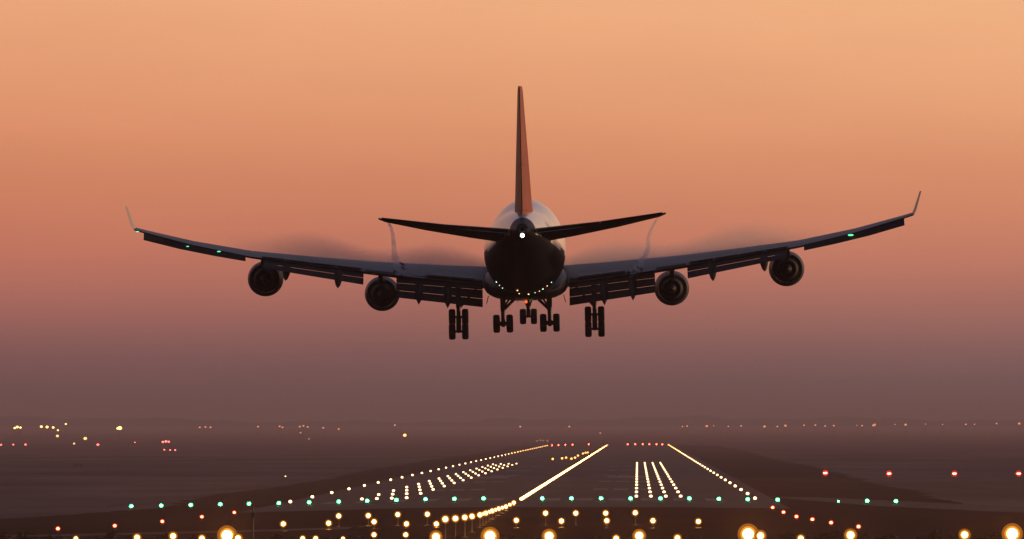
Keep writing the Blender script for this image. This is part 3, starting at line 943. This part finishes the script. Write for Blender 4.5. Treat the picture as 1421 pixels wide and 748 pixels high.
# amber lead-off lights by the centreline
K_lead = Kind(stem_lamp("lead_off_light", E_amber, 0.26, 0.05))
for i, (px, py) in enumerate([(767, 639), (780, 638), (785.5, 637), (793, 638.5), (798, 637), (802, 634), (809, 631), (812.5, 630), (815.5, 629.5)]):
    p = on_ground(px, py, 0.05)
    K_lead.put(p, "%s amber lead-off light from the left, beside the far centreline" % ordn(i + 1), "runway light", "amber lead-off lights")

# red side lights in the grass before the threshold
K_red = Kind(stem_lamp("red_side_light", E_red, 0.13, 0.15, ring=E_redhalo))
for side, lst in (("left", [(80, 734), (159, 730), (225, 724), (280, 717.5), (325, 711.5)]), ("right", [(1072, 704.5), (1087, 711), (1105, 717), (1127, 721), (1153, 725.5), (1191, 731)])):
    for i, (px, py) in enumerate(lst):
        p = on_ground(px, py, 0.3); p.z -= 0.3
        K_red.put(p, "%s red ground light from the left in the grass row at the %s" % (ordn(i + 1), side), "ground light", "red lights in the grass at the %s" % side)

# four red approach slope units
def papi_builder():
    root = empty("slope_indicator")
    bm = bmesh.new(); box(bm, (-0.55, 0, 0.35), (0.55, 1.3, 0.62)); box(bm, (-0.6, -0.08, 0.60), (0.6, 1.35, 0.66))
    obj("housing", bm, M_papi, root)
    for x in (-0.45, 0.45):
        for y in (0.12, 1.15):
            bm = bmesh.new(); tube(bm, (x, y, 0), (x, y, 0.36), 0.035); obj("leg", bm, M_post, root)
    bm = bmesh.new(); ball(bm, (0, 0, 0), 0.17, 0, 1, 14)
    bmesh.ops.transform(bm, matrix=Matrix.Translation((0, -0.02, 0.49)) @ Matrix.Diagonal((1.9, 0.5, 1, 1)), verts=bm.verts[:])
    obj("lens", bm, E_papi, root, smooth=True)
    bm = bmesh.new(); lathe(bm, [(0.0, 0.48), (0.04, 0.1), (0.06, 0.1), (0.02, 0.50)], 'Y', (0, -0.05, 0.49), 20, cap=False)  # glowing red ring imitating the halo round the lens
    obj("halo_ring", bm, E_redhalo, root, smooth=40)
    ld = bpy.data.lights.new("lamp_light", 'SPOT'); ld.color = (1.0, 0.05, 0.03); ld.energy = 700; ld.shadow_soft_size = 0
    ld.spot_size = R(110); ld.spot_blend = 0.6
    lo = link(bpy.data.objects.new("lamp_light", ld), root); lo.location = (0, -0.2, 0.49); lo.rotation_euler = (R(-45), 0, 0)
    return root
K_papi = Kind(papi_builder)
for i, (px, py) in enumerate([(1145, 660), (1233.5, 660), (1324, 659), (1413, 658.5)]):
    Y = 1392.0
    x = (px - VPX) / FPX * Y
    K_papi.put((x, Y, crown(x) + 0.02), "%s bright red slope indicator light from the runway edge" % ordn(i + 1), "approach light", "red slope indicator lights")

# approach lights on posts -------------------------------------------------
GND = -0.95
K_app, K_near = {}, {}
def approach(px, py, Y, r, label, group, em=None, grp="a"):
    p = at(px, py, Y)
    g = crown(p.x)
    h = round(max(0.15, p.z - g), 1)
    key = (grp, h, r)
    if key not in K_app: K_app[key] = Kind(post_lamp("approach_light", em or E_appr, r, h, True, grp == "n"))
    K_app[key].put((p.x, Y, p.z - h), label, "approach light", group)
for i, (px, py) in enumerate([(713, 697.5), (702, 703), (692, 706), (683, 709), (674, 712), (666, 714.5), (655, 716.5), (645, 718), (632, 719.5), (618, 720.5)]):
    Y = 12.0 * FPX / (VPX - px)
    approach(px, py, Y, 0.20, "%s lamp from the threshold in the curving approach centre line" % ordn(i + 1), "approach centre line lights")
for k in range(9):                                # the line is close to continuous towards the threshold
    a = [(713, 697.5), (702, 703), (692, 706), (683, 709), (674, 712), (666, 714.5), (655, 716.5), (645, 718), (632, 719.5), (618, 720.5)]
    if k > 4: continue
    px, py = (a[k][0] + a[k+1][0]) / 2, (a[k][1] + a[k+1][1]) / 2
    approach(px, py, 12.0 * FPX / (VPX - px), 0.16, "small lamp between two larger ones of the approach centre line", "small approach centre line lights")
for i, (px, py) in enumerate([(470, 716), (511, 715.5), (552, 714), (593, 713.5), (757, 712), (799, 712), (840.5, 712), (881.5, 711.5)]):
    approach(px, py, 674, 0.20, "%s post lamp from the left in the upper approach crossbar" % ordn(i + 1), "upper approach crossbar lights")
for i, (px, py) in enumerate([(393, 727), (456, 726), (519, 724), (564, 727), (605.5, 727), (716.5, 722), (779, 723), (842, 722.5), (906, 722.5), (969, 723.5)]):
    approach(px, py, 655, 0.20, "%s lamp from the left in the lower approach crossbar" % ordn(i + 1), "lower approach crossbar lights")
for i, (px, py) in enumerate([(519, 742), (563, 742)]):
    approach(px, py, 560, 0.16, "%s of two white lamps low between the amber bars" % ("left" if i == 0 else "right"), "white lamps below the crossbar")
near = [(190, 746, 0.16), (240, 744, 0.17), (280, 747, 0.15), (315, 743, 0.36), (330, 747, 0.18), (420, 747, 0.12), (438, 747, 0.12), (476, 747.5, 0.10), (605, 745, 0.24), (680, 744, 0.34), (762, 744, 0.27), (855, 747, 0.15), (887, 743.5, 0.25), (940, 746.5, 0.16), (1038, 741, 0.38), (1055, 743.5, 0.22), (1111, 747, 0.16), (1180, 742.5, 0.24), (1338, 742, 0.22), (1404, 740.5, 0.38), (105, 747.5, 0.12)]
near.sort()
for i, (px, py, r) in enumerate(near):
    size = "largest dazzling" if r > 0.3 else ("bright" if r > 0.2 else "small")
    approach(px, py, 440, r, "%s amber lamp, %s from the left in the nearest row at the bottom" % (size, ordn(i + 1)), "nearest amber approach lights", E_big, "n")

# slim dark post by the left of the approach
root = empty("marker_post", at(351, 748, 492))
root.location.z = GND
tag(root, "slim dark unlit post standing in the near grass at the left", "post")
ztop = at(351, 703, 492).z - GND
bm = bmesh.new(); tube(bm, (0, 0, 0), (0, 0, ztop), 0.07, 0.05, 10); obj("post", bm, M_post, root)
bm = bmesh.new(); box(bm, (-0.12, -0.1, ztop - 0.62), (0.12, 0.1, ztop - 0.32)); obj("box", bm, M_house, root)

# low dark notice board in the left field, and one tiny pale lamp before it
p = on_ground(108, 649.5)
root = empty("notice_board", p)
tag(root, "small dark low board standing alone in the hazy left field", "sign")
bm = bmesh.new(); box(bm, (-1.0, -0.06, 0.25), (1.0, 0.06, 0.75)); obj("panel", bm, M_house, root)
for x in (-0.75, 0.75):
    bm = bmesh.new(); tube(bm, (x, 0.1, 0), (x, 0.1, 0.6), 0.04, n=8); obj("leg", bm, M_post, root)
Kind(stem_lamp("marker_light", E_white, 0.11, 0.15)).put(on_ground(396, 663.5), "tiny pale lamp alone in the grass left of the runway lights", "ground light", None)

# ------------------------------------------------------------------ far lamps beyond the airfield
def far_lamp(name, em, r, h):
    def b():
        root = empty(name)
        bm = bmesh.new(); tube(bm, (0, 0, 0), (0, 0, h), 0.06, 0.045, 8); tube(bm, (0, 0, h), (0, -0.9, h + 0.15), 0.06, 0.05, 6)
        obj("pole", bm, M_post, root)
        bm = bmesh.new(); ball(bm, (0, 0, 0), r, 0, 1, 10)
        bmesh.ops.transform(bm, matrix=Matrix.Translation((0, -0.9, h)) @ Matrix.Diagonal((1, 1, 0.8, 1)), verts=bm.verts[:])
        obj("lantern", bm, em, root, smooth=True)
        return root
    return b
K_far = {}
def far(px, py, Y, r, em, label, cat, group, name="street_lamp"):
    p = at(px, py, Y); g = crown(p.x)
    h = max(0.6, round((p.z - g) * 2) / 2)
    key = (name, em.name, r, h)
    if key not in K_far: K_far[key] = Kind(far_lamp(name, em, r, h))
    K_far[key].put((p.x, Y, p.z - h), label, cat, group)
left_town = [(20, 594, .55), (23.5, 592.6, .7), (28, 593.4, .55), (57, 592, .65), (65, 592.6, .7), (73.5, 593.2, .6), (80, 597, .45), (79.4, 605, .65), (91, 588.4, .45), (102.6, 615.6, .45), (118, 608.4, .85), (166, 594, 1.05), (163.5, 594.5, .7), (561.7, 604, .85)]
for i, (px, py, r) in enumerate(left_town):
    Y = 4000 if py < 611 else 3700
    lab = {118: "yellow lamp glowing low in the haze, below the largest far left lamp", 166: "largest yellow lamp shining in the haze at far left", 561.7: "lone yellow lamp in the haze left of the runway end"}.get(px, "%s yellow lamp from the left in the hazy far left cluster" % ordn(i + 1))
    far(px, py, Y, r, E_town, lab, "street lamp", "yellow lamps in the far left haze")
for i, (px, py, r) in enumerate([(1, 617.3, .45), (18, 617, .4), (35, 617, .5), (135.7, 617, .6), (187, 614, .3), (226, 613.3, .55), (230, 612.6, .6), (234, 613, .5), (228, 624, .3), (236, 624.5, .3), (243, 624.5, .3)]):
    far(px, py, 3700 if py < 620 else 3000, r, E_redtown, "%s red lamp from the left in the distant dark field" % ordn(i + 1), "ground light", "red lamps in the far left field", "obstruction_light")
faint = [(277, 593), (285, 592.6), (292, 593), (358, 592), (388, 591.7), (392, 593), (416, 592), (421, 591), (427, 592.4), (417, 600.5), (428.6, 609), (448.5, 593.7), (470, 595.5), (548, 590), (69.7, 617), (78, 617), (150, 617), (745, 612), (750, 611), (754, 611.3), (760, 612), (722, 592), (790, 592), (833, 601)]
for i, (px, py) in enumerate(faint):
    far(px, py, 4600, 0.55 if py < 611 else 0.5, E_faint, "%s faint orange speck of light from the left in the middle haze" % ordn(i + 1), "street lamp", "faint lamps in the middle haze")
for i, u in enumerate([28, 43, 120, 152, 165, 210, 265, 317, 362, 405, 445, 490, 515, 560, 603, 640, 688, 730, 755, 800, 815, 893, 935, 972, 1015, 1093, 1135, 1180, 1213, 1265, 1310, 1355, 1397]):
    px = 940 + u / 2.954
    py = 592.2 - (px - 940) / 481 * 4.0 + random.uniform(-.9, .9)
    bright = u in (120, 362, 445, 800, 815, 935, 1397)
    if u in (165, 317, 490, 688, 972, 1135, 1265, 1355): continue
    px += random.uniform(-2.5, 2.5)
    far(px, py, 4600, 0.72 if bright else random.choice((0.34, 0.42, 0.5)), E_faint, "%s faint orange lamp from the left in the far row beyond the right side" % ordn(i + 1), "street lamp", "faint lamps in the far right row")

# ------------------------------------------------------------------ foreground bushes and rough grass bank
M_leaf = principled("dry_bush_leaves", (0.050, 0.040, 0.022), 0.9, spec=0.2, noise=(1.5, 0.45))
M_twig = principled("bush_twigs", (0.05, 0.038, 0.028), 0.9, noise=(3, 0.3))
def bush_builder(seed, w, h):
    def b():
        rnd = random.Random(seed)
        root = empty("bush")
        bm = bmesh.new()
        for i in range(9):
            a = rnd.uniform(0, 6.28); q = rnd.uniform(0.3, 0.85)
            tube(bm, (rnd.uniform(-.15, .15), rnd.uniform(-.15, .15), 0), (w * 0.5 * q * math.cos(a), w * 0.35 * q * math.sin(a), h * rnd.uniform(0.5, 0.9)), 0.04, 0.012, 5)
        obj("stem", bm, M_twig, root)
        bm = bmesh.new()
        n = int(2600 * w * h / 6)
        for i in range(n):
            u, v = rnd.uniform(-1, 1), rnd.uniform(-1, 1)
            if u * u + v * v > 1: continue
            top = h * math.sqrt(max(0, 1 - u * u - v * v)) * (0.82 + 0.18 * math.sin(5 * u + seed) * math.cos(4 * v))
            c = Vector((u * w / 2, v * w * 0.4, max(0.05, top * rnd.uniform(0.25, 1.0) ** 0.6)))
            s = rnd.uniform(0.08, 0.22)
            M = Matrix.Translation(c) @ Matrix.Rotation(rnd.uniform(0, 6.28), 4, 'Z') @ Matrix.Rotation(rnd.uniform(-1.3, 1.3), 4, 'X')
            vs = [bm.verts.new(M @ Vector(q)) for q in ((-s, 0, 0), (0, -s * .55, .02), (s * 1.1, 0, 0), (0, s * .55, .02))]
            bm.faces.new(vs)
        obj("foliage", bm, M_leaf, root, recalc=False)
        return root
    return b
K_bush = [Kind(bush_builder(11, 3.6, 2.75)), Kind(bush_builder(23, 4.6, 2.6)), Kind(bush_builder(37, 3.0, 2.9))]
bx = []
px = -20
i = 0
while px < 1450:
    bx.append(px); px += random.uniform(62, 92)
for i, px in enumerate(bx):
    Y = 458 + random.uniform(-6, 8)
    top_row = 727 if px < 260 else (735 if px < 1060 else 727)
    top = at(px, top_row + random.uniform(-1.5, 2.5), Y).z
    k = K_bush[i % 3]
    o = k.put((at(px, 700, Y).x, Y, crown(at(px, 700, Y).x)), "%s dark bush from the left along the bottom edge behind the amber lamps" % ordn(i + 1), "bush", "dark bushes along the near bank")
    hh = (2.75, 2.6, 2.9)[i % 3]
    sz = (top - crown(o.location.x)) / hh
    o.scale = (random.uniform(0.95, 1.35), 1, max(0.3, sz))
    o.rotation_euler.z = random.uniform(-0.5, 0.5)
# rough grass between them
bm = bmesh.new(); rnd = random.Random(5)
for i in range(26000):
    Y = rnd.uniform(445, 540)
    x = at(rnd.uniform(-30, 1450), 700, Y).x
    g = crown(x); hgt = rnd.uniform(0.25, 0.8); w = rnd.uniform(0.03, 0.07)
    a = rnd.uniform(0, 3.14); dx, dy = math.cos(a) * w, math.sin(a) * w
    lx, ly = rnd.uniform(-.25, .25), rnd.uniform(-.25, .25)
    bm.faces.new([bm.verts.new((x - dx, Y - dy, g)), bm.verts.new((x + dx, Y + dy, g)), bm.verts.new((x + lx, Y + ly, g + hgt))])
tag(obj("grass", bm, M_leaf, recalc=False), "rough dry grass on the near bank", "grass", kind='stuff')

# ------------------------------------------------------------------ haze
bm = bmesh.new()
box(bm, (-30500, -500, -2.2), (30500, 40500, 62))
M_haze = bpy.data.materials.new("haze"); M_haze.use_nodes = True
t = M_haze.node_tree; t.nodes.clear()
ho = t.nodes.new('ShaderNodeOutputMaterial'); hv = t.nodes.new('ShaderNodeVolumePrincipled')
hv.inputs['Color'].default_value = (0.54, 0.40, 0.44, 1)
hv.inputs['Density'].default_value = HAZE_DENSITY
hv.inputs['Anisotropy'].default_value = 0.2
t.links.new(hv.outputs[0], ho.inputs['Volume'])
tag(obj("haze", bm, M_haze), "thin dusk haze over the airfield", "haze", kind='stuff')

# shallow ground mist lying over the airfield, below the height of the camera
bm = bmesh.new()
box(bm, (-30400, -450, -2.0), (30400, 40400, 5.2))
M_mist = bpy.data.materials.new("mist"); M_mist.use_nodes = True
t = M_mist.node_tree; t.nodes.clear()
ho = t.nodes.new('ShaderNodeOutputMaterial'); hv = t.nodes.new('ShaderNodeVolumePrincipled')
hv.inputs['Color'].default_value = (0.50, 0.34, 0.36, 1)
hv.inputs['Density'].default_value = MIST_DENSITY
hv.inputs['Anisotropy'].default_value = 0.2
t.links.new(hv.outputs[0], ho.inputs['Volume'])
tag(obj("ground_mist", bm, M_mist), "shallow evening mist lying over the airfield", "mist", kind='stuff')
